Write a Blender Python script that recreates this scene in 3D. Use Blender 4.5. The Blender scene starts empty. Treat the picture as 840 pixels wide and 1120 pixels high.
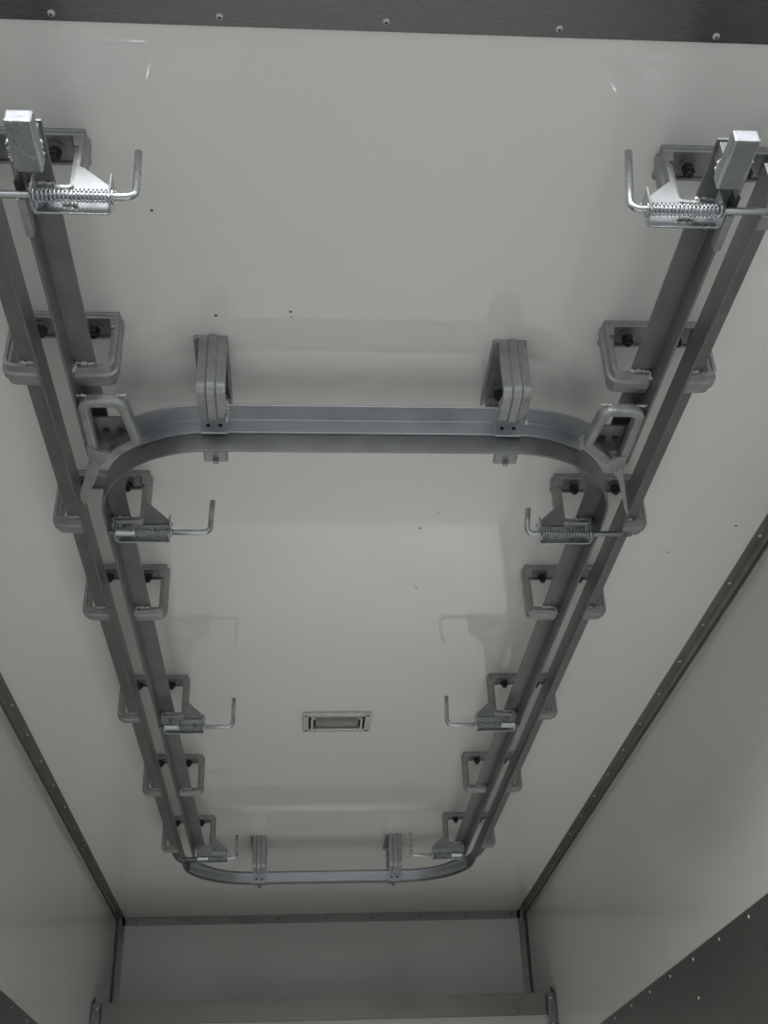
import bpy, bmesh, math, random
from mathutils import Vector, Matrix
random.seed(7)
PI = math.pi
scn = bpy.context.scene
col = scn.collection

# ------------------------------------------------------------------ camera
F_PX = 1284.5
cam_data = bpy.data.cameras.new('camera')
cam = bpy.data.objects.new('camera', cam_data)
col.objects.link(cam)
cam_data.sensor_fit = 'VERTICAL'
cam_data.sensor_height = 36.0
cam_data.lens = F_PX / 1120 * 36.0
cam_data.clip_start = 0.05
cam_data.clip_end = 200

def cam_axes(p, y, r):
    fw = Vector((math.sin(y) * math.cos(p), math.cos(y) * math.cos(p), math.sin(p)))
    ri = Vector((math.cos(y), -math.sin(y), 0))
    up = ri.cross(fw)
    return (math.cos(r) * ri + math.sin(r) * up, -math.sin(r) * ri + math.cos(r) * up, fw)
_r, _u, _f = cam_axes(0.5645, 0.0828, -0.0394)
M = Matrix((( _r.x, _u.x, -_f.x, 0), (_r.y, _u.y, -_f.y, 0), (_r.z, _u.z, -_f.z, 0.6), (0, 0, 0, 1)))
cam.matrix_world = M
scn.camera = cam

# ------------------------------------------------------------------ world: overcast sky
w = bpy.data.worlds.new('overcast_sky')
scn.world = w
w.use_nodes = True
nt = w.node_tree
nt.nodes.clear()
out = nt.nodes.new('ShaderNodeOutputWorld')
bg = nt.nodes.new('ShaderNodeBackground')
tc = nt.nodes.new('ShaderNodeTexCoord')
sep = nt.nodes.new('ShaderNodeSeparateXYZ')
ramp = nt.nodes.new('ShaderNodeValToRGB')
ramp.color_ramp.elements[0].position = 0.0
ramp.color_ramp.elements[0].color = (0.80, 0.83, 0.84, 1)
ramp.color_ramp.elements[1].position = 0.7
ramp.color_ramp.elements[1].color = (1.0, 1.03, 1.06, 1)
nt.links.new(tc.outputs['Generated'], sep.inputs[0])
nt.links.new(sep.outputs['Z'], ramp.inputs[0])
nt.links.new(ramp.outputs[0], bg.inputs[0])
bg.inputs[1].default_value = 1.0
nt.links.new(bg.outputs[0], out.inputs[0])

# hazy sun low behind the camera: it reaches the floor through the open rear, never the ceiling
sun_data = bpy.data.lights.new('hazy_sun', 'SUN')
sun_data.energy = 3.0
sun_data.angle = math.radians(18)
sun_data.color = (1.0, 1.0, 0.985)
sun = bpy.data.objects.new('hazy_sun', sun_data)
col.objects.link(sun)
SUN_EL, SUN_AZ = math.radians(17), math.radians(6)
sun.rotation_euler = (PI / 2 - SUN_EL, 0, -SUN_AZ)

scn.view_settings.view_transform = 'Standard'
scn.view_settings.look = 'None'
scn.view_settings.gamma = 1.0
scn.view_settings.use_curve_mapping = False
scn.view_settings.exposure = 0.96
scn.cycles.max_bounces = 14
scn.cycles.diffuse_bounces = 10
scn.cycles.glossy_bounces = 6
scn.cycles.use_denoising = True
scn.cycles.sample_clamp_indirect = 6

# ------------------------------------------------------------------ measures (metres, truck floor at z = 0)
CZ = 2.25                       # ceiling
XL, XR = -1.02, 1.29            # side walls
YF, YB = 1.09, 6.856            # rear opening, front bulkhead wall
ZT = CZ - 0.134                 # underside of the rail flanges
ZB = CZ - 0.189                 # lower edge of the rail webs
XO_L, XI_L, XI_R, XO_R = -0.505, -0.457, 0.720, 0.768
YC, YR = 2.058, 5.500           # front and rear crosspieces

# ------------------------------------------------------------------ materials
def mat(name, base, metallic=0.0, rough=0.5, var=0.0, vscale=20.0, bump=0.0, bscale=60.0,
        rough_var=0.0, stretch=(1, 1, 1), spec=0.5, dirt=None, spots=None):
    m = bpy.data.materials.new(name)
    m.use_nodes = True
    t = m.node_tree
    b = t.nodes['Principled BSDF']
    b.inputs['Base Color'].default_value = (*base, 1)
    b.inputs['Metallic'].default_value = metallic
    b.inputs['Roughness'].default_value = rough
    b.inputs['Specular IOR Level'].default_value = spec
    co = t.nodes.new('ShaderNodeTexCoord')
    mp = t.nodes.new('ShaderNodeMapping')
    mp.inputs['Scale'].default_value = stretch
    t.links.new(co.outputs['Object'], mp.inputs[0])
    last = None
    if var:
        n = t.nodes.new('ShaderNodeTexNoise')
        n.inputs['Scale'].default_value = vscale
        n.inputs['Detail'].default_value = 5
        t.links.new(mp.outputs[0], n.inputs['Vector'])
        r = t.nodes.new('ShaderNodeValToRGB')
        r.color_ramp.elements[0].position = 0.3
        r.color_ramp.elements[1].position = 0.7
        r.color_ramp.elements[0].color = (*[c * (1 - var) for c in base], 1)
        r.color_ramp.elements[1].color = (*[min(1, c * (1 + var)) for c in base], 1)
        t.links.new(n.outputs['Fac'], r.inputs[0])
        last = r.outputs[0]
        if rough_var:
            mr = t.nodes.new('ShaderNodeMapRange')
            mr.inputs['To Min'].default_value = max(0.02, rough - rough_var)
            mr.inputs['To Max'].default_value = rough + rough_var
            t.links.new(n.outputs['Fac'], mr.inputs[0])
            t.links.new(mr.outputs[0], b.inputs['Roughness'])
    if dirt:
        n2 = t.nodes.new('ShaderNodeTexNoise')
        n2.inputs['Scale'].default_value = dirt[1]
        n2.inputs['Detail'].default_value = 8
        t.links.new(mp.outputs[0], n2.inputs['Vector'])
        r2 = t.nodes.new('ShaderNodeValToRGB')
        r2.color_ramp.elements[0].position = dirt[2]
        r2.color_ramp.elements[1].position = dirt[2] + 0.12
        r2.color_ramp.elements[0].color = (0, 0, 0, 1)
        r2.color_ramp.elements[1].color = (1, 1, 1, 1)
        t.links.new(n2.outputs['Fac'], r2.inputs[0])
        mx = t.nodes.new('ShaderNodeMixRGB')
        mx.inputs[2].default_value = (*dirt[0], 1)
        if last: t.links.new(last, mx.inputs[1])
        else: mx.inputs[1].default_value = (*base, 1)
        t.links.new(r2.outputs[0], mx.inputs[0])
        last = mx.outputs[0]
    if spots:                                           # small black specks of dirt at fixed places
        for (sx, sy, sr) in spots:
            d = t.nodes.new('ShaderNodeVectorMath'); d.operation = 'DISTANCE'
            d.inputs[1].default_value = (sx, sy, CZ)
            t.links.new(co.outputs['Object'], d.inputs[0])
            lt = t.nodes.new('ShaderNodeMath'); lt.operation = 'LESS_THAN'
            lt.inputs[1].default_value = sr
            t.links.new(d.outputs['Value'], lt.inputs[0])
            mx = t.nodes.new('ShaderNodeMixRGB')
            mx.inputs[2].default_value = (0.05, 0.05, 0.045, 1)
            if last: t.links.new(last, mx.inputs[1])
            else: mx.inputs[1].default_value = (*base, 1)
            t.links.new(lt.outputs[0], mx.inputs[0])
            last = mx.outputs[0]
    if last: t.links.new(last, b.inputs['Base Color'])
    if bump:
        n3 = t.nodes.new('ShaderNodeTexNoise')
        n3.inputs['Scale'].default_value = bscale
        n3.inputs['Detail'].default_value = 4
        t.links.new(mp.outputs[0], n3.inputs['Vector'])
        bp = t.nodes.new('ShaderNodeBump')
        bp.inputs['Strength'].default_value = bump
        bp.inputs['Distance'].default_value = 0.01
        t.links.new(n3.outputs['Fac'], bp.inputs['Height'])
        t.links.new(bp.outputs[0], b.inputs['Normal'])
    return m

SPOTS = [(-0.179, 1.844, .0035), (-0.025, 1.829, .003), (-0.023, 1.845, .002), (0.319, 2.678, .004), (0.335, 3.01, .003), (0.33, 2.995, .002),
         (-0.28, 1.559, .003), (1.03, 2.801, .003), (1.182, 2.658, .004), (0.36, 2.6, .002), (-0.1, 2.26, .002)]
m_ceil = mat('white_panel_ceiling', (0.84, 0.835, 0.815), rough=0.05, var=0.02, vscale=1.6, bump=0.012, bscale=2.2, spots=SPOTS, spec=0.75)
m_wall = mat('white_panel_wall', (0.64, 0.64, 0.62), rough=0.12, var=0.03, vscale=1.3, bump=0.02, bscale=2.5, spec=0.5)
m_rail = mat('galvanised_rail_steel', (0.22, 0.23, 0.23), metallic=0.75, rough=0.42, var=0.12, vscale=14, rough_var=0.08, bump=0.05, bscale=120)
m_guide = mat('bright_zinc_angle', (0.50, 0.52, 0.55), metallic=0.8, rough=0.38, var=0.10, vscale=10, rough_var=0.06, stretch=(1, 1, 4))
m_cast = mat('cast_aluminium', (0.36, 0.375, 0.37), metallic=0.7, rough=0.44, var=0.14, vscale=30, bump=0.12, bscale=160, rough_var=0.08)
m_zinc = mat('bright_zinc_plating', (0.50, 0.53, 0.55), metallic=0.95, rough=0.28, var=0.08, vscale=40, rough_var=0.06)
m_bolt = mat('dull_dark_bolt_steel', (0.075, 0.08, 0.08), metallic=0.7, rough=0.45, var=0.25, vscale=90, bump=0.1, bscale=200)
m_weld = mat('weld_metal', (0.62, 0.62, 0.60), metallic=0.6, rough=0.42, var=0.3, vscale=160, bump=0.5, bscale=240)
m_trim = mat('dull_stainless_trim', (0.22, 0.22, 0.205), metallic=0.75, rough=0.34, var=0.10, vscale=9, rough_var=0.06)
m_head = mat('brushed_stainless_header', (0.155, 0.155, 0.155), metallic=0.9, rough=0.28, var=0.05, vscale=12, stretch=(1, 60, 1), rough_var=0.05)
m_kick = mat('stainless_kick_plate', (0.17, 0.175, 0.165), metallic=0.75, rough=0.36, var=0.12, vscale=3, rough_var=0.06, stretch=(1, 3, 1))
m_bulk = mat('stainless_bulkhead_sheet', (0.17, 0.175, 0.16), metallic=0.7, rough=0.30, var=0.15, vscale=2, rough_var=0.08)
m_bulk2 = mat('satin_aluminium_sheet', (0.52, 0.52, 0.50), metallic=0.0, rough=0.35, var=0.10, vscale=2, rough_var=0.08)
m_floor = mat('pale_grey_floor', (0.68, 0.68, 0.66), metallic=0.0, rough=0.5, var=0.1, vscale=6)
m_yard = mat('dark_asphalt_yard', (0.12, 0.12, 0.115), rough=0.9, var=0.15, vscale=1.5, bump=0.2, bscale=30)
m_skin = mat('white_outer_truck_skin', (0.7, 0.7, 0.7), rough=0.3)
m_black = mat('black_recess', (0.012, 0.012, 0.012), rough=0.7, var=0.1, vscale=50)
m_rivet = mat('pale_rivet', (0.60, 0.60, 0.57), metallic=0.7, rough=0.3, var=0.1, vscale=90)
m_bezel = mat('lamp_bezel_chrome', (0.62, 0.62, 0.61), metallic=0.85, rough=0.22, var=0.06, vscale=40)
m_lens = mat('ribbed_lamp_lens', (0.17, 0.17, 0.165), metallic=0.0, rough=0.12, var=0.3, vscale=60, stretch=(6, 1, 1), spec=0.8)
m_cap = mat('lamp_end_cap', (0.62, 0.62, 0.60), rough=0.25, var=0.05, vscale=40)
m_seal = mat('grey_sealant', (0.45, 0.45, 0.43), rough=0.5, var=0.05, vscale=20)

# ------------------------------------------------------------------ mesh helpers
def link(name, bm, m, parent=None, smooth=False, bevel=0.0):
    me = bpy.data.meshes.new(name)
    bmesh.ops.recalc_face_normals(bm, faces=bm.faces)
    bm.to_mesh(me); bm.free()
    me.materials.append(m)
    if smooth:
        for p in me.polygons: p.use_smooth = True
    o = bpy.data.objects.new(name, me)
    col.objects.link(o)
    if parent: o.parent = parent
    if bevel:
        md = o.modifiers.new('bevel', 'BEVEL')
        md.width = bevel; md.segments = 2; md.limit_method = 'ANGLE'; md.angle_limit = math.radians(40)
    return o

def box(bm, x0, x1, y0, y1, z0, z1):
    v = [bm.verts.new(p) for p in [(x0, y0, z0), (x1, y0, z0), (x1, y1, z0), (x0, y1, z0), (x0, y0, z1), (x1, y0, z1), (x1, y1, z1), (x0, y1, z1)]]
    for f in [(0, 3, 2, 1), (4, 5, 6, 7), (0, 1, 5, 4), (1, 2, 6, 5), (2, 3, 7, 6), (3, 0, 4, 7)]:
        bm.faces.new([v[i] for i in f])

def prism(bm, pts, off):                                # pts: 3-D polygon, off: extrusion vector
    a = [bm.verts.new(p) for p in pts]
    off = Vector(off)
    b = [bm.verts.new(Vector(p) + off) for p in pts]
    bm.faces.new(a); bm.faces.new(b[::-1])
    n = len(a)
    for i in range(n):
        bm.faces.new([a[i], b[i], b[(i + 1) % n], a[(i + 1) % n]])

def sweep(bm, path, section, B, closed=False):
    """planar path with mitred corners; section (n, b) with n along B x T (left normal)."""
    B = Vector(B); P = [Vector(p) for p in path]; n = len(P)
    rings = []
    for i in range(n):
        if closed or 0 < i < n - 1:
            t0 = (P[i] - P[i - 1]).normalized(); t1 = (P[(i + 1) % n] - P[i]).normalized()
        elif i == 0: t0 = t1 = (P[1] - P[0]).normalized()
        else: t0 = t1 = (P[-1] - P[-2]).normalized()
        n0, n1 = B.cross(t0), B.cross(t1)
        nn = (n0 + n1).normalized()
        k = 1 / max(0.35, nn.dot(n0))
        rings.append([bm.verts.new(P[i] + nn * (a * k) + B * b) for a, b in section])
    m = len(section)
    for i in range(n if closed else n - 1):
        A, C = rings[i], rings[(i + 1) % n]
        for j in range(m):
            bm.faces.new([A[j], A[(j + 1) % m], C[(j + 1) % m], C[j]])
    if not closed:
        bm.faces.new(rings[0]); bm.faces.new(rings[-1][::-1])

def tube(bm, path, r, seg=10):
    P = [Vector(p) for p in path]; n = len(P)
    T0 = (P[1] - P[0]).normalized()
    ref = Vector((0, 0, 1)) if abs(T0.z) < .9 else Vector((0, 1, 0))
    N = (ref - T0 * ref.dot(T0)).normalized()
    rings = []
    for i in range(n):
        T = (P[min(i + 1, n - 1)] - P[max(i - 1, 0)]).normalized()
        N = (N - T * N.dot(T)).normalized(); Bv = T.cross(N)
        rings.append([bm.verts.new(P[i] + (N * math.cos(2 * PI * j / seg) + Bv * math.sin(2 * PI * j / seg)) * r) for j in range(seg)])
    for i in range(n - 1):
        for j in range(seg):
            bm.faces.new([rings[i][j], rings[i][(j + 1) % seg], rings[i + 1][(j + 1) % seg], rings[i + 1][j]])
    bm.faces.new(rings[0][::-1]); bm.faces.new(rings[-1])

def cyl(bm, c, r, h, seg=6, axis='z', r2=None):
    c = Vector(c); r2 = r if r2 is None else r2
    ax = {'x': (Vector((0, 1, 0)), Vector((0, 0, 1)), Vector((1, 0, 0))), 'y': (Vector((0, 0, 1)), Vector((1, 0, 0)), Vector((0, 1, 0))), 'z': (Vector((1, 0, 0)), Vector((0, 1, 0)), Vector((0, 0, 1)))}[axis]
    a = [bm.verts.new(c + ax[0] * r * math.cos(2 * PI * j / seg) + ax[1] * r * math.sin(2 * PI * j / seg)) for j in range(seg)]
    b = [bm.verts.new(c + ax[0] * r2 * math.cos(2 * PI * j / seg) + ax[1] * r2 * math.sin(2 * PI * j / seg) + ax[2] * h) for j in range(seg)]
    bm.faces.new(a[::-1]); bm.faces.new(b)
    for j in range(seg): bm.faces.new([a[j], a[(j + 1) % seg], b[(j + 1) % seg], b[j]])

def dome(bm, c, r, h, axis='z', sgn=-1, seg=10):
    """shallow rivet head standing off a surface"""
    c = Vector(c)
    u, v, n = {'z': ((1, 0, 0), (0, 1, 0), (0, 0, 1)), 'x': ((0, 1, 0), (0, 0, 1), (1, 0, 0)), 'y': ((1, 0, 0), (0, 0, 1), (0, 1, 0))}[axis]
    u, v, n = Vector(u), Vector(v), Vector(n) * sgn
    prev = None
    for k in range(4):
        a = k / 4 * PI / 2
        ring = [bm.verts.new(c + (u * math.cos(2 * PI * j / seg) + v * math.sin(2 * PI * j / seg)) * r * math.cos(a) + n * h * math.sin(a)) for j in range(seg)]
        if prev:
            for j in range(seg): bm.faces.new([prev[j], prev[(j + 1) % seg], ring[(j + 1) % seg], ring[j]])
        else: bm.faces.new(ring[::-1])
        prev = ring
    top = bm.verts.new(c + n * h)
    for j in range(seg): bm.faces.new([prev[j], prev[(j + 1) % seg], top])

def bead(bm, a, b, r=0.004, n=7):
    a, b = Vector(a), Vector(b)
    for i in range(n):
        p = a.lerp(b, (i + .5) / n) + Vector([random.uniform(-1, 1) * r * .25 for _ in range(3)])
        bmesh.ops.create_icosphere(bm, subdivisions=1, radius=r * random.uniform(.75, 1.15), matrix=Matrix.Translation(p) @ Matrix.Diagonal((1.15, 1, .8, 1)))

def fillet(pts, r, seg=6, closed=False):
    """round the corners of a polyline"""
    P = [Vector(p) for p in pts]; out = []; n = len(P)
    for i in range(n):
        if not closed and i in (0, n - 1): out.append(P[i]); continue
        a = (P[i - 1] - P[i]).normalized(); b = (P[(i + 1) % n] - P[i]).normalized()
        ang = a.angle(b); d = min(r / math.tan(ang / 2), (P[i - 1] - P[i]).length * .48, (P[(i + 1) % n] - P[i]).length * .48)
        p0, p1 = P[i] + a * d, P[i] + b * d
        for k in range(seg + 1):
            t = k / seg
            out.append(p0 * (1 - t) ** 2 + P[i] * 2 * t * (1 - t) + p1 * t * t)
    return out

def tag(o, label=None, cat=None, group=None, kind=None):
    if label: o['label'] = label
    if cat: o['category'] = cat
    if group: o['group'] = group
    if kind: o['kind'] = kind
    return o

def empty(name, loc, label, cat, group=None, rz=0):
    o = bpy.data.objects.new(name, None)
    o.empty_display_size = .05
    col.objects.link(o); o.location = loc; o.rotation_euler = (0, 0, rz)
    return tag(o, label, cat, group)

def copy_tree(o, parent=None):
    c = o.copy(); col.objects.link(c)
    if parent: c.parent = parent
    for ch in [x for x in list(col.objects) if x.parent == o]: copy_tree(ch, c)
    return c

# ------------------------------------------------------------------ the truck body
T = 0.08
def struct(name, boxes, m, bevel=0, label=None):
    bm = bmesh.new()
    for b in boxes: box(bm, *b)
    return tag(link(name, bm, m, bevel=bevel), label, 'structure', kind='structure')

struct('ceiling', [(XL - T, XR + T, YF, YB + T, CZ, CZ + T)], m_ceil, label='white glossy panel ceiling of the truck body')
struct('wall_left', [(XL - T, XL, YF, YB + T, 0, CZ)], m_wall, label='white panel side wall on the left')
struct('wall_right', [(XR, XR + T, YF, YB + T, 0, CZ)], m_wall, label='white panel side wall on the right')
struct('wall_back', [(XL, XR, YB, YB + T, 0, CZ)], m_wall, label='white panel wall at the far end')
struct('floor', [(XL - T, XR + T, YF, YB + T, -T, 0)], m_floor, label='grey metal floor of the truck body')
struct('ground', [(-30, 30, -30, 30, -1.15, -1.10)], m_yard, label='concrete yard outside the truck')

def rivets(parent, pts, axis, sgn, r=.006, h=.003, m=None):
    for p in pts:
        bm = bmesh.new(); dome(bm, (0, 0, 0), r, h, axis, sgn)
        o = link('rivet', bm, m or m_rivet, parent, smooth=True); o.location = p
# ceiling / wall cove trims: an angle with one leg on the ceiling and one on the wall
tw, tz, tt = 0.042, 0.026, 0.003
def angle_trim(name, x, s, label):
    bm = bmesh.new()
    prism(bm, [(x, YF, CZ), (x + s * tw, YF, CZ), (x + s * tw, YF, CZ - tt), (x + s * 0.012, YF, CZ - tt), (x + s * tt, YF, CZ - 0.012), (x + s * tt, YF, CZ - tz), (x, YF, CZ - tz)], (0, YB - YF, 0))
    return tag(link(name, bm, m_trim), label, 'structure', kind='structure')
t1 = angle_trim('trim_1', XL, 1, 'dull metal angle trim along the left wall and ceiling')
t2 = angle_trim('trim_2', XR, -1, 'dull metal angle trim along the right wall and ceiling')
rivets(t1, [(XL + .027, y, CZ - tt) for y in [3.30 + .272 * k for k in range(13)]], 'z', -1, .0065)
rivets(t2, [(XR - .025, y, CZ - tt) for y in [2.435 + .27 * k for k in range(16)]], 'z', -1, .0065)
# pale sealant line under the cove trims
for nm, x, s in (('trim_3', XL, 1), ('trim_4', XR, -1)):
    struct(nm, [(min(x, x + s * .0025), max(x, x + s * .0025), YF, YB - .003, CZ - tz - .006, CZ - tz)], m_seal, label='thin line of sealant under the metal cove trim')
# far end: ceiling trim and the two upright corner trims
t5 = struct('trim_5', [(XL + .03, XR - .03, YB - .003, YB, CZ - .045, CZ - .001), (XL + .04, XR - .04, YB - .012, YB, CZ - .0025, CZ)], m_trim, label='dull metal trim across the top of the far wall')
rivets(t5, [(-.912 + .265 * k, YB - .003, CZ - .022) for k in range(9)], 'y', -1, .006, m=m_bolt)
def corner(name, x, s, label):
    bm = bmesh.new()
    prism(bm, [(x, YB, 0), (x + s * .046, YB, 0), (x + s * .046, YB - .003, 0), (x + s * .012, YB - .003, 0), (x + s * .003, YB - .012, 0), (x + s * .003, YB - .05, 0), (x, YB - .05, 0)], (0, 0, CZ - .003))
    return tag(link(name, bm, m_trim), label, 'structure', kind='structure')
corner('trim_6', XL, 1, 'dull upright metal trim in the far left corner')
c7 = corner('trim_7', XR, -1, 'dull upright metal trim in the far right corner')
rivets(c7, [(XR - .028, YB - .003, z) for z in (CZ - .045, CZ - .33, CZ - .6)], 'y', -1, .006)
# stainless header plate over the rear opening with its five rivets
bm = bmesh.new()
prism(bm, [(XL - .01, 1.164, CZ), (XR + .01, 1.164, CZ), (XR + .01, 1.085, CZ), (XL - .01, 1.085, CZ)], (0, 0, -.006))
box(bm, XL - T, XR + T, YF - .012, YF - .002, CZ - .006, CZ + T)
hd = tag(link('trim_8', bm, m_head, bevel=.0015), 'brushed stainless header strip across the ceiling at the rear opening', 'structure', kind='structure')
for x, y in [(-.665, 1.150), (-.391, 1.150), (-.132, 1.146), (.129, 1.145), (.406, 1.147), (.663, 1.151), (.93, 1.15)]:
    bm = bmesh.new(); dome(bm, (0, 0, 0), .0065, .0035, 'z', -1, 12)
    o = link('rivet', bm, m_rivet, hd, smooth=True); o.location = (x, y, CZ - .006)
    bm = bmesh.new(); cyl(bm, (0, 0, -.0042), .0022, .002, 10)
    link('rivet_hole', bm, m_black, o)
# dark stainless kick plates along both side walls
KZ = 1.41
for nm, x, s, lb in (('trim_9', XL, 1, 'dark stainless sheet covering the lower left wall'), ('trim_10', XR, -1, 'dark stainless sheet covering the lower right wall')):
    k = struct(nm, [(min(x, x + s * .004), max(x, x + s * .004), YF, 6.2, 0.0, KZ)], m_kick, bevel=.0008, label=lb)
    rivets(k, [(x + s * .004, y, KZ - .022) for y in [1.43 + .281 * i for i in range(17)]], 'x', s, .0055)
    rivets(k, [(x + s * .004, 3.97, z) for z in (KZ - .14, KZ - .42, KZ - .7)], 'x', s, .006)

# ------------------------------------------------------------------ bulkhead sheet standing before the far wall
bh = empty('bulkhead_panel', (0.135, 6.25, 0), 'dark stainless bulkhead panel standing low in front of the far wall', 'panel')
bm = bmesh.new()
box(bm, XL + .006 - .135, XR - .006 - .135, .038, .046, 0.0, 1.60)
link('lower_sheet', bm, m_bulk2, bh, bevel=.001)
bm = bmesh.new()
box(bm, XL + .006 - .135, XR - .006 - .135, .025, .052, 1.60, 1.702)
link('top_band', bm, m_bulk, bh, bevel=.001)
for s, x in ((1, XL), (-1, XR)):
    bm = bmesh.new()
    a, b2 = x - .135 + s * .005, x - .135 + s * .045
    box(bm, min(a, b2), max(a, b2), -.004, .0, 0, 1.698)
    box(bm, min(a, a + s * .004), max(a, a + s * .004), 0, .035, 0, 1.698)
    po = link('post', bm, m_head, bh, bevel=.0008)
    bm = bmesh.new()
    prism(bm, [(a, .0, 1.70), (a, .06, 1.70), (a, .06, 1.735)], (s * .004, 0, 0))
    link('shadow_wedge', bm, m_bolt, bh)  # dark solid wedge standing in for a bracket shadow above the post
    for z in (1.672, 1.55, 1.40, 1.2):
        bm = bmesh.new(); dome(bm, (0, 0, 0), .006, .003, 'y', -1)
        o = link('rivet', bm, m_rivet, po, smooth=True); o.location = (x - .135 + s * .027, -.004, z)

# ------------------------------------------------------------------ rails
def arc(cx, cy, r, a0, a1, n=18):
    return [(cx + r * math.cos(a0 + (a1 - a0) * k / n), cy + r * math.sin(a0 + (a1 - a0) * k / n), 0) for k in range(n + 1)]
def lift(p, z): return [(a, b, z) for a, b, _ in p]
WT = .005
FO, FI = .053, .048
def angle_section(fl):       # web at n = 0..WT, flange on top reaching to n = fl
    h = ZT - ZB
    return [(0, 0), (WT, 0), (WT, h), (fl, h), (fl, h + WT), (0, h + WT)]
R1 = .265
R2 = .30
# outer rail: left side, rear curve, right side
outer = [(XO_L, 1.285, 0)] + [(XO_L, y, 0) for y in (2.5, 4.0)] + arc(XO_L + R2, YR - R2, R2, PI, PI / 2) + arc(XO_R - R2, YR - R2, R2, PI / 2, 0) + [(XO_R, 4.0, 0), (XO_R, 2.5, 0), (XO_R, 1.30, 0)]
bm = bmesh.new(); sweep(bm, lift(outer, ZB), angle_section(FO), (0, 0, 1))
o_rail = tag(link('outer_rail', bm, m_rail, bevel=.0010), 'long outer grey steel rail running up both sides and curving round the far end', 'rail')
# inner loop rail
inner = [(XI_L, 5.10, 0), (XI_L, 4.0, 0), (XI_L, 3.0, 0)] + arc(XI_L + R1, YC + R1, R1, PI, 1.5 * PI, 22) + arc(XI_R - R1, YC + R1, R1, 1.5 * PI, 2 * PI, 22) + [(XI_R, 3.0, 0), (XI_R, 4.0, 0), (XI_R, 5.13, 0)]
bm = bmesh.new(); sweep(bm, lift(inner, ZB), angle_section(FI), (0, 0, 1))
i_rail = tag(link('inner_rail', bm, m_rail, bevel=.0010), 'inner grey steel loop rail with the near crosspiece and two curved corners', 'rail')
# bright angles on the crosspieces (trolleys roll on both sides there)
def guide(path, flange, parent, h0, h1):
    bm = bmesh.new()
    sweep(bm, lift(path, ZB), [(-.006, h0), (-.0005, h0), (-.0005, h1 + .004), (-flange, h1 + .004), (-flange, h1), (-.006, h1)], (0, 0, 1))
    o = link('guide_angle', bm, m_guide, parent, bevel=.0012)
    o['label'] = 'brighter zinc angle along the crosspiece'
    return o
A = math.radians(38)
guide(arc(XI_L + R1, YC + R1, R1, 1.5 * PI - A, 1.5 * PI, 10) + arc(XI_R - R1, YC + R1, R1, 1.5 * PI, 1.5 * PI + A, 10), .057, i_rail, .044, .078)
A = math.radians(72)
guide(arc(XO_L + R2, YR - R2, R2, PI / 2 + A, PI / 2, 16) + arc(XO_R - R2, YR - R2, R2, PI / 2, PI / 2 - A, 16), .030, o_rail, .011, .042)
# curved flange plates that carry the trolleys from the inner rails into the far curve
for cx, a0, a1 in ((XO_L + R2, PI - .22, PI / 2 + .25), (XO_R - R2, .22, PI / 2 - .25)):
    n = 14
    bm = bmesh.new()
    o_, i_ = [], []
    for k in range(n + 1):
        t_ = k / n; an = a0 + (a1 - a0) * t_
        wd = .048 * (1 - .45 * t_)
        o_.append((cx + (R2 - .007) * math.cos(an), YR - R2 + (R2 - .007) * math.sin(an), ZB + .043))
        i_.append((cx + (R2 - .007 - wd) * math.cos(an), YR - R2 + (R2 - .007 - wd) * math.sin(an), ZB + .043))
    prism(bm, o_ + i_[::-1], (0, 0, .004))
    link('curve_plate', bm, m_rail, o_rail)
# weld beads where the near guide angle stops
for s, cx in ((-1, XI_L + R1), (1, XI_R - R1)):
    a = 1.5 * PI + s * math.radians(38.5)
    d = Vector((math.cos(a), math.sin(a), 0)); c0 = Vector((cx, YC + R1, 0))
    bm = bmesh.new()
    bead(bm, c0 + d * (R1 + .005) + Vector((0, 0, ZT - .008)), c0 + d * (R1 + .007) + Vector((0, 0, ZT + .022)), .0045, 6)
    link('weld_bead', bm, m_weld, i_rail, smooth=True); bm = bmesh.new()
    bead(bm, c0 + d * (R1 + .007) + Vector((0, 0, ZT + .022)), c0 + d * (R1 + .055) + Vector((0, 0, ZT + .022)), .004, 8)
    link('weld_bead', bm, m_weld, i_rail, smooth=True)

# short straight rails from the rear opening to the loop, with end stop
def short_rail(s, xw, y1, label):
    t = empty('short_rail', (xw, 1.25, ZB), label, 'rail', 'short rails between the rear opening and the loop')
    bm = bmesh.new()
    h = ZT - ZB
    # s = +1: flange toward +x ; web at local x = 0
    sec = [(0, 0), (s * WT, 0), (s * WT, h), (s * FI, h), (s * FI, h + WT), (0, h + WT)]
    prism(bm, [(a, 0, b) for a, b in sec], (0, y1 - 1.25, 0))
    link('rail_angle', bm, m_rail, t, bevel=.001)
    bm = bmesh.new()
    x0, x1 = sorted((s * .011, s * .054))
    zb, zt = -.022, .008
    prism(bm, [(x0, -.062, zb), (x0, -.062, zt - .003), (x0, .038, zt), (x0, .038, zb)], (x1 - x0, 0, 0))
    link('stop_block', bm, m_zinc2, t, bevel=.004)['label'] = 'bright solid end stop block'
    bm = bmesh.new()
    box(bm, *sorted((s * .016, s * .044)), .004, .036, .007, h)       # stem joining the block to the flange
    link('stop_stem', bm, m_rail, t, bevel=.002)
    bm = bmesh.new()
    bead(bm, (s * .004, -.005, .002), (s * .004, .036, .002), .0038, 7)
    link('weld_bead', bm, m_weld, t, smooth=True); bm = bmesh.new()
    bead(bm, (s * .052, .0, .008), (s * .050, .030, .010), .0038, 5)
    link('weld_bead', bm, m_weld, t, smooth=True)
    # wear strip beside the latch hole
    bm = bmesh.new(); box(bm, *sorted((-s * .0035, s * .010)), .108, .190, -.006, .014)
    link('wear_strip', bm, m_cast, t, bevel=.0012)
    bm = bmesh.new(); box(bm, *sorted((-s * .0012, s * .008)), .070, .105, -.004, .018)
    link('latch_slot', bm, m_black, t)
    return t
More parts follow.
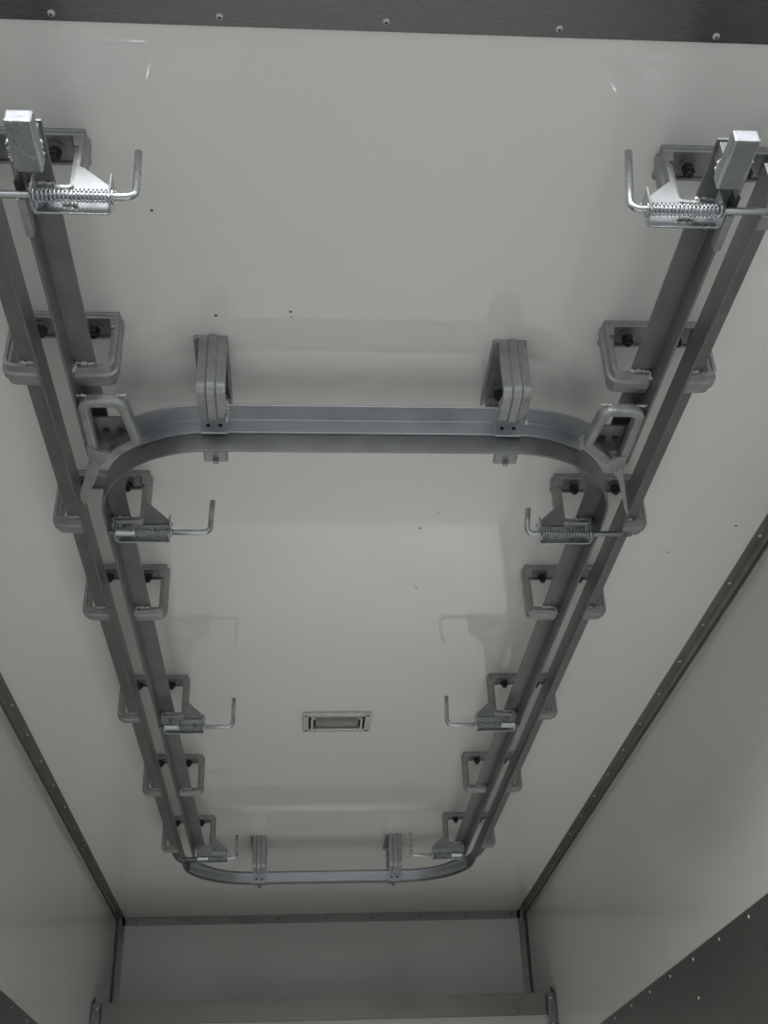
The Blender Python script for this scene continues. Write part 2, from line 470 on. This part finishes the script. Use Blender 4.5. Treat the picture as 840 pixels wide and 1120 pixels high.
m_zinc2 = mat('zinc_plated_stop_block', (0.36, 0.38, 0.395), metallic=0.85, rough=0.30, var=0.12, vscale=30, bump=0.08, bscale=120)
short_rail(1, XI_L, 2.085, 'left short grey rail with a stop block leading to the loop')
short_rail(-1, XI_R, 2.10, 'right short grey rail with a stop block leading to the loop')

# ------------------------------------------------------------------ junction frames at the loop's near corners
def junction(label, pts, tongue, pivot):
    zc = CZ - .183
    t = empty('junction_frame', (pts[0][0], pts[0][1], zc), label, 'frame', 'junction frames at the near corners of the loop')
    O = Vector((pts[0][0], pts[0][1], zc))
    P = fillet([Vector((x, y, zc)) - O for x, y in pts], .022, 6, closed=True)
    P = [p for i, p in enumerate(P) if (p - P[i - 1]).length > 1e-4]
    bm = bmesh.new()
    a, b = .011, .012
    c = .004
    sec = [(-a, -b + c), (-a + c, -b), (a - c, -b), (a, -b + c), (a, b - c), (a - c, b), (-a + c, b), (-a, b - c)]
    sweep(bm, P, sec, (0, 0, 1), closed=True)
    link('frame_loop', bm, m_cast, t, smooth=False, bevel=.002)
    zt = CZ - .199
    bm = bmesh.new()
    prism(bm, [Vector((x, y, zt)) - O for x, y in tongue], (0, 0, .006))
    tg = link('switch_tongue', bm, m_cast, t, bevel=.001)
    bm = bmesh.new(); cyl(bm, Vector((pivot[0], pivot[1], zt - .003)) - O, .0075, .006, 16)
    cyl(bm, Vector((pivot[0], pivot[1], zt - .0045)) - O, .004, .004, 12)
    link('pivot_pin', bm, m_zinc, tg, bevel=.0005)
    # fixing plate above the window, carried by the flanges, with two bolt heads
    cx_ = sum(p[0] for p in pts) / len(pts); cy_ = sum(p[1] for p in pts) / len(pts)
    bm = bmesh.new()
    prism(bm, [Vector((cx_ + (x - cx_) * .93, cy_ + (y - cy_) * .55 + .045, CZ - .160)) - O for x, y in pts], (0, 0, .005))
    bp = link('backing_plate', bm, m_rail, t, bevel=.001)
    for dx in (-.012, .016):
        bm = bmesh.new(); cyl(bm, Vector((cx_ + dx, cy_ + .035, CZ - .168)) - O, .007, .008, 6)
        link('bolt', bm, m_bolt, bp)
    for i in (0, 1, 3):
        bm = bmesh.new()
        q = Vector((pts[i][0], pts[i][1], zc)) - O
        d = Vector((.010, 0, 0))
        bead(bm, q - d + Vector((0, -.012, .004)), q + d + Vector((0, -.012, .004)), .0036, 5)
        link('weld_bead', bm, m_weld, t, smooth=True)
    return t
junction('left cast junction frame with a window and pointed switch tongue at the loop corner',
         [(-.440, 1.899), (-.362, 1.897), (-.346, 2.026), (-.408, 2.078), (-.440, 2.062)],
         [(-0.45, 2.037), (-0.428, 2.054), (-0.402, 2.063), (-0.432, 2.111), (-0.442, 2.139), (-0.488, 2.264), (-0.493, 2.234), (-0.491, 2.216), (-0.455, 2.094)], (-.443, 2.092))
junction('right cast junction frame with a window and pointed switch tongue at the loop corner',
         [(.703, 1.912), (.627, 1.909), (.614, 2.026), (.674, 2.090), (.703, 2.078)],
         [(0.666, 2.081), (0.680, 2.066), (0.705, 2.057), (0.715, 2.128), (0.763, 2.28), (0.764, 2.296), (0.751, 2.268), (0.724, 2.191), (0.706, 2.143), (0.679, 2.103)], (.699, 2.105))

# ------------------------------------------------------------------ cast ceiling brackets
HB = .109
def arm_path(s, e):
    return fillet([(s * HB, 0, -.004), (s * (HB + .001), 0, -.145), (e, 0, -.148)], .022, 7)
def make_bracket(label, cross=None, ends=(-.029, .029)):
    t = empty('ceiling_bracket', (0, 0, CZ), label, 'bracket')
    # mounting plate: shallow pan with a rim
    bm = bmesh.new()
    D = .072
    box(bm, -HB, HB, 0, D, -.007, 0)
    box(bm, -HB, HB, 0, .007, -.017, -.007)
    box(bm, -HB, HB, D - .006, D, -.012, -.007)
    for s in (-1, 1):
        # shoulders thicken towards the arms
        a, b = s * HB, s * (HB - .026)
        prism(bm, [(a, .0012, -.006), (b, .0012, -.006), (s * (HB - .020), .0012, -.020), (s * (HB - .0165), .0012, -.040), (a, .0012, -.040)], (0, .058, 0))
    link('mounting_plate', bm, m_cast, t, bevel=.002)
    for s in (-1, 1):
        W = .060
        y0 = 0.001
        # section in (n, y): for s=+1 path goes down then inward
        bm = bmesh.new()
        e = ends[0 if s < 0 else 1]
        P = arm_path(s, e)
        k = -1 if s > 0 else 1
        # n axis = B x T ; with B=+y and T=-z : n = (0,1,0)x(0,0,-1) = (-1,0,0)
        def S(n): return n if s > 0 else -n
        sec = [(S(.015), y0 + .007), (S(.0085), y0 + .006), (S(.0075), y0), (S(.001), y0), (S(0), y0 + .018), (S(-.005), y0 + .022), (S(-.005), y0 + .038), (S(0), y0 + .042), (S(.001), W), (S(.015), W), (S(.018), W - .018), (S(.018), y0 + .02)]
        sweep(bm, P, sec, (0, 1, 0))
        link('arm', bm, m_cast, t, bevel=.0018)
        # welds between arm end and rail
        bm = bmesh.new()
        bead(bm, (e + s * .005, .001, -.136), (e + s * .042, .001, -.136), .0050, 8)
        link('weld_bead', bm, m_weld, t, smooth=True); bm = bmesh.new()
        bead(bm, (e + s * .003, .0, -.160), (e + s * .003, .0, -.138), .0045, 4)
        link('weld_bead', bm, m_weld, t, smooth=True)
        # bolt
        bm = bmesh.new(); cyl(bm, (s * .053, .038, -.011), .0165, .004, 20)
        cyl(bm, (s * .053, .038, -.014), .0125, .003, 18)
        wsh = link('washer', bm, m_cast, t, bevel=.0006)
        bm = bmesh.new(); cyl(bm, (s * .053, .038, -.028), .0125, .014, 6)
        cyl(bm, (s * .053, .038, -.036), .0075, .010, 12)
        link('bolt', bm, m_bolt, t, bevel=.0012)
    if cross:
        px, z0, z1 = cross                              # face of the guide angle's upright leg, plate height
        bm = bmesh.new(); box(bm, px - .006, px - .001, .002, .060, z0, z1)
        fp = link('fixing_plate', bm, m_guide, t, bevel=.0015)
        bm = bmesh.new(); box(bm, -.048, -.026, .004, .058, -.136, -.112)
        link('packing_block', bm, m_cast, t, bevel=.0015)
        for y in (.018, .044):
            bm = bmesh.new(); cyl(bm, (px - .0068, y, (z0 + z1) / 2 - .002), .0046, .002, 12, 'x')
            link('bolt_hole', bm, m_black, fp)
        bm = bmesh.new(); box(bm, .060, .112, .004, .056, -.172, -.160)
        link('lower_pad', bm, m_cast, t, bevel=.003)
        bm = bmesh.new(); cyl(bm, (.098, .03, -.184), .007, .014, 6)
        link('lower_bolt', bm, m_cast, t, bevel=.001)
    return t

YBR = [1.375, 1.838, 2.410, 2.872, 3.607, 4.335, 5.070]
XC = {-1: -.482, 1: .7425}
side_labels = {
 -1: ['cast ceiling bracket at the top left, behind the left stop block and spring latch',
      'left row cast bracket with no latch, just above the left junction frame',
      'cast bracket with gusseted latch at the near left corner of the loop',
      'left row cast bracket with no latch, next beyond the near corner latch',
      'cast bracket carrying the middle spring latch of the loop on the left',
      'left row cast bracket with no latch, last but one before the far curve',
      'cast bracket at the far end of the left row, beside the far curve'],
  1: ['cast ceiling bracket at the top right, behind the right stop block and spring latch',
      'right row cast bracket with no latch, just above the right junction frame',
      'cast bracket with gusseted latch at the near right corner of the loop',
      'right row cast bracket with no latch, next beyond the near corner latch',
      'cast bracket carrying the middle spring latch of the loop on the right',
      'right row cast bracket with no latch, last but one before the far curve',
      'cast bracket at the far end of the right row, beside the far curve']}
proto = make_bracket('proto')
first = True
for s in (-1, 1):
    for i, y in enumerate(YBR):
        o = proto if first else copy_tree(proto)
        first = False
        o.location = (XC[s], y, CZ)
        tag(o, side_labels[s][i], 'bracket', 'cast brackets along the side rails')
near = make_bracket('proto', cross=(.0375, -.152, -.108), ends=(-.018, .050))
near2 = copy_tree(near)
far = make_bracket('proto', cross=(.010, -.184, -.146), ends=(-.029, .024))
far2 = copy_tree(far)
for o, x, y, lb in [(near, -.157, 2.0145, 'left cast bracket clasping the near crosspiece of the loop'),
                    (near2, .479, 2.0145, 'right cast bracket clasping the near crosspiece of the loop'),
                    (far, -.156, 5.484, 'left cast bracket clasping the far crosspiece'),
                    (far2, .468, 5.484, 'right cast bracket clasping the far crosspiece')]:
    o.location = (x, y, CZ); o.rotation_euler = (0, 0, PI / 2)
    tag(o, lb, 'bracket', 'cast brackets on the crosspieces')

# ------------------------------------------------------------------ spring latches
ZP = CZ - .197
def make_latch(s, xw, b, bend, tip, tilt, full, ln, lean, label):
    """s=+1: handle toward +x.  origin on the pin axis at the gap face of the inner web"""
    t = empty('spring_latch', (xw, b - .030, ZP), label, 'latch', 'spring latches on the side rails')
    X = lambda v: s * v
    zl, zh = -.012, .040
    # holder: bent strip, back plate with two ears, open toward the rear
    bm = bmesh.new()
    path = fillet([(X(.022), -.010, zl), (X(.022), .028, zl), (X(.147), .028, zl), (X(.147), -.012, zl)], .009, 5)
    sweep(bm, path, [(-.002, 0), (.002, 0), (.002, zh - zl), (-.002, zh - zl)], (0, 0, 1))
    hold = link('holder', bm, m_zinc, t, bevel=.0008)
    bm = bmesh.new()
    prism(bm, [(X(.080), .026, .100), (X(.080), .026, .036), (X(.150), .026, .036), (X(.150), .026, .042), (X(.092), .026, .096)], (0, .004, 0))
    link('gusset', bm, m_zgus, t, bevel=.0006)
    bm = bmesh.new()
    bead(bm, (X(.068), .022, .006), (X(.092), .022, .004), .0045, 5)
    link('weld_bead', bm, m_weld, hold, smooth=True); bm = bmesh.new()
    bead(bm, (X(.070), .022, .008), (X(.072), .022, .038), .004, 5)
    link('weld_bead', bm, m_weld, hold, smooth=True)
    # pin with bent handle
    hy, hz = math.sin(tilt) * ln, math.cos(tilt) * ln
    path = fillet([(X(tip), 0, 0), (X(bend), 0, 0), (X(bend + lean), hy, hz)], .020, 8)
    bm = bmesh.new(); tube(bm, path, .0066, 14)
    pin = link('pin', bm, m_zinc, t, smooth=True, bevel=0)
    # stop washers on the pin
    bm = bmesh.new()
    cyl(bm, (X(.150), 0, 0), .0125, X(.003), 20, 'x')
    link('washer', bm, m_zinc, pin, bevel=.0004)
    bm = bmesh.new()
    cyl(bm, (X(.026 if full else .066), 0, 0), .0120, X(.003), 20, 'x')
    link('washer', bm, m_zinc, pin, bevel=.0004)
    # coil spring
    x0, x1 = (.030, .145) if full else (.070, .145)
    turns = 17
    pts = []
    for k in range(turns * 12 + 1):
        a = 2 * PI * k / 12
        pts.append((X(x0 + (x1 - x0) * k / (turns * 12)), math.cos(a) * .0105, math.sin(a) * .0105))
    bm = bmesh.new(); tube(bm, pts, .0014 if full else .0012, 6)
    link('spring', bm, m_zinc, t, smooth=True)
    if not full:
        bm = bmesh.new(); cyl(bm, (X(.022), 0, 0), .0105, X(.044), 18, 'x')
        link('sleeve', bm, m_zinc, pin, smooth=False)
    return t
m_zgus = mat('thin_zinc_gusset', (0.32, 0.335, 0.345), metallic=0.8, rough=0.45, var=0.1, vscale=30)
LT = [(1, XI_L, 0, .188, -.125, 0.05, True, .112, -.005, 'spring latch with shiny bent handle at the top left by the stop block'),
      (1, XI_L, 2, .242, .004, 0.0, False, .088, .002, 'pulled-out latch at the near left corner of the loop'),
      (1, XI_L, 4, .240, .004, 0.0, False, .098, .000, 'middle latch on the left side of the loop, handle up'),
      (1, XI_L, 6, .188, -.060, 0.0, False, .098, .000, 'farthest latch on the left, its pin crossing the rail gap'),
      (-1, XI_R, 0, .180, -.085, -0.10, True, .125, -.013, 'spring latch with thick coil and bent handle at the top right'),
      (-1, XI_R, 2, .182, -.075, -.60, True, .062, -.004, 'latch with coil spring and short looking handle at the near right corner'),
      (-1, XI_R, 4, .245, .004, 0.0, False, .100, -.004, 'middle latch on the right side of the loop, handle up'),
      (-1, XI_R, 6, .243, .004, 0.0, False, .098, -.002, 'farthest latch on the right, beside the far curve')]
for s, xw, i, bend, tip, tilt, full, ln, lean, lb in LT:
    make_latch(s, xw, YBR[i], bend, tip, tilt, full, ln, lean, lb)

# ------------------------------------------------------------------ interior lamp let into the ceiling
lx0, lx1, ly0, ly1 = .007, .253, 3.927, 4.092
lamp = empty('ceiling_lamp', ((lx0 + lx1) / 2, (ly0 + ly1) / 2, CZ), 'small rectangular chrome framed lamp on the ceiling inside the loop, switched off', 'lamp')
hx, hy = (lx1 - lx0) / 2, (ly1 - ly0) / 2
bm = bmesh.new()
ix, iy = hx - .022, hy - .026
box(bm, -hx, -ix, -hy, hy, -.012, 0); box(bm, ix, hx, -hy, hy, -.012, 0)
box(bm, -ix, ix, -hy, -iy, -.012, 0); box(bm, -ix, ix, iy, hy, -.012, 0)
link('bezel', bm, m_bezel, lamp, bevel=.002)
bm = bmesh.new(); box(bm, -ix, ix, -iy, iy, -.003, -.0005)
link('backing', bm, m_black, lamp)
bm = bmesh.new()
pts = []
n = 10
for k in range(n + 1):
    a = PI * k / n
    pts.append((-ix + .024, math.cos(a) * (iy - .006), -.003 - math.sin(a) * .020))
prism(bm, pts, (2 * ix - .048, 0, 0))
lens = link('lens', bm, m_lens, lamp)
bm = bmesh.new()
for k in range(24):
    x = -ix + .027 + k * (2 * ix - .054) / 23
    pr = [(x - .0012, math.cos(PI * j / 8) * (iy - .005), -.003 - math.sin(PI * j / 8) * .0212) for j in range(1, 8)]
    for j in range(6):
        a, b = Vector(pr[j]), Vector(pr[j + 1])
        prism(bm, [a, b, b + Vector((0, 0, .002)), a + Vector((0, 0, .002))], (.0024, 0, 0))
link('lens_ribs', bm, m_lens, lens)
for s in (-1, 1):
    bm = bmesh.new()
    path = fillet([(s * (ix - .024), -iy + .005, -.008), (s * (ix - .012), -iy + .007, -.008), (s * (ix - .012), iy - .007, -.008), (s * (ix - .024), iy - .005, -.008)], .012, 5)
    sweep(bm, path, [(-.004, -.009), (.004, -.009), (.004, .006), (-.004, .006)], (0, 0, 1))
    link('end_cap', bm, m_cap, lamp, bevel=.001)
    for q in (-1, 1):
        bm = bmesh.new(); dome(bm, (s * (hx - .012), q * (hy - .012), -.012), .005, .003, 'z', -1)
        link('screw', bm, m_bolt, lamp, smooth=True)
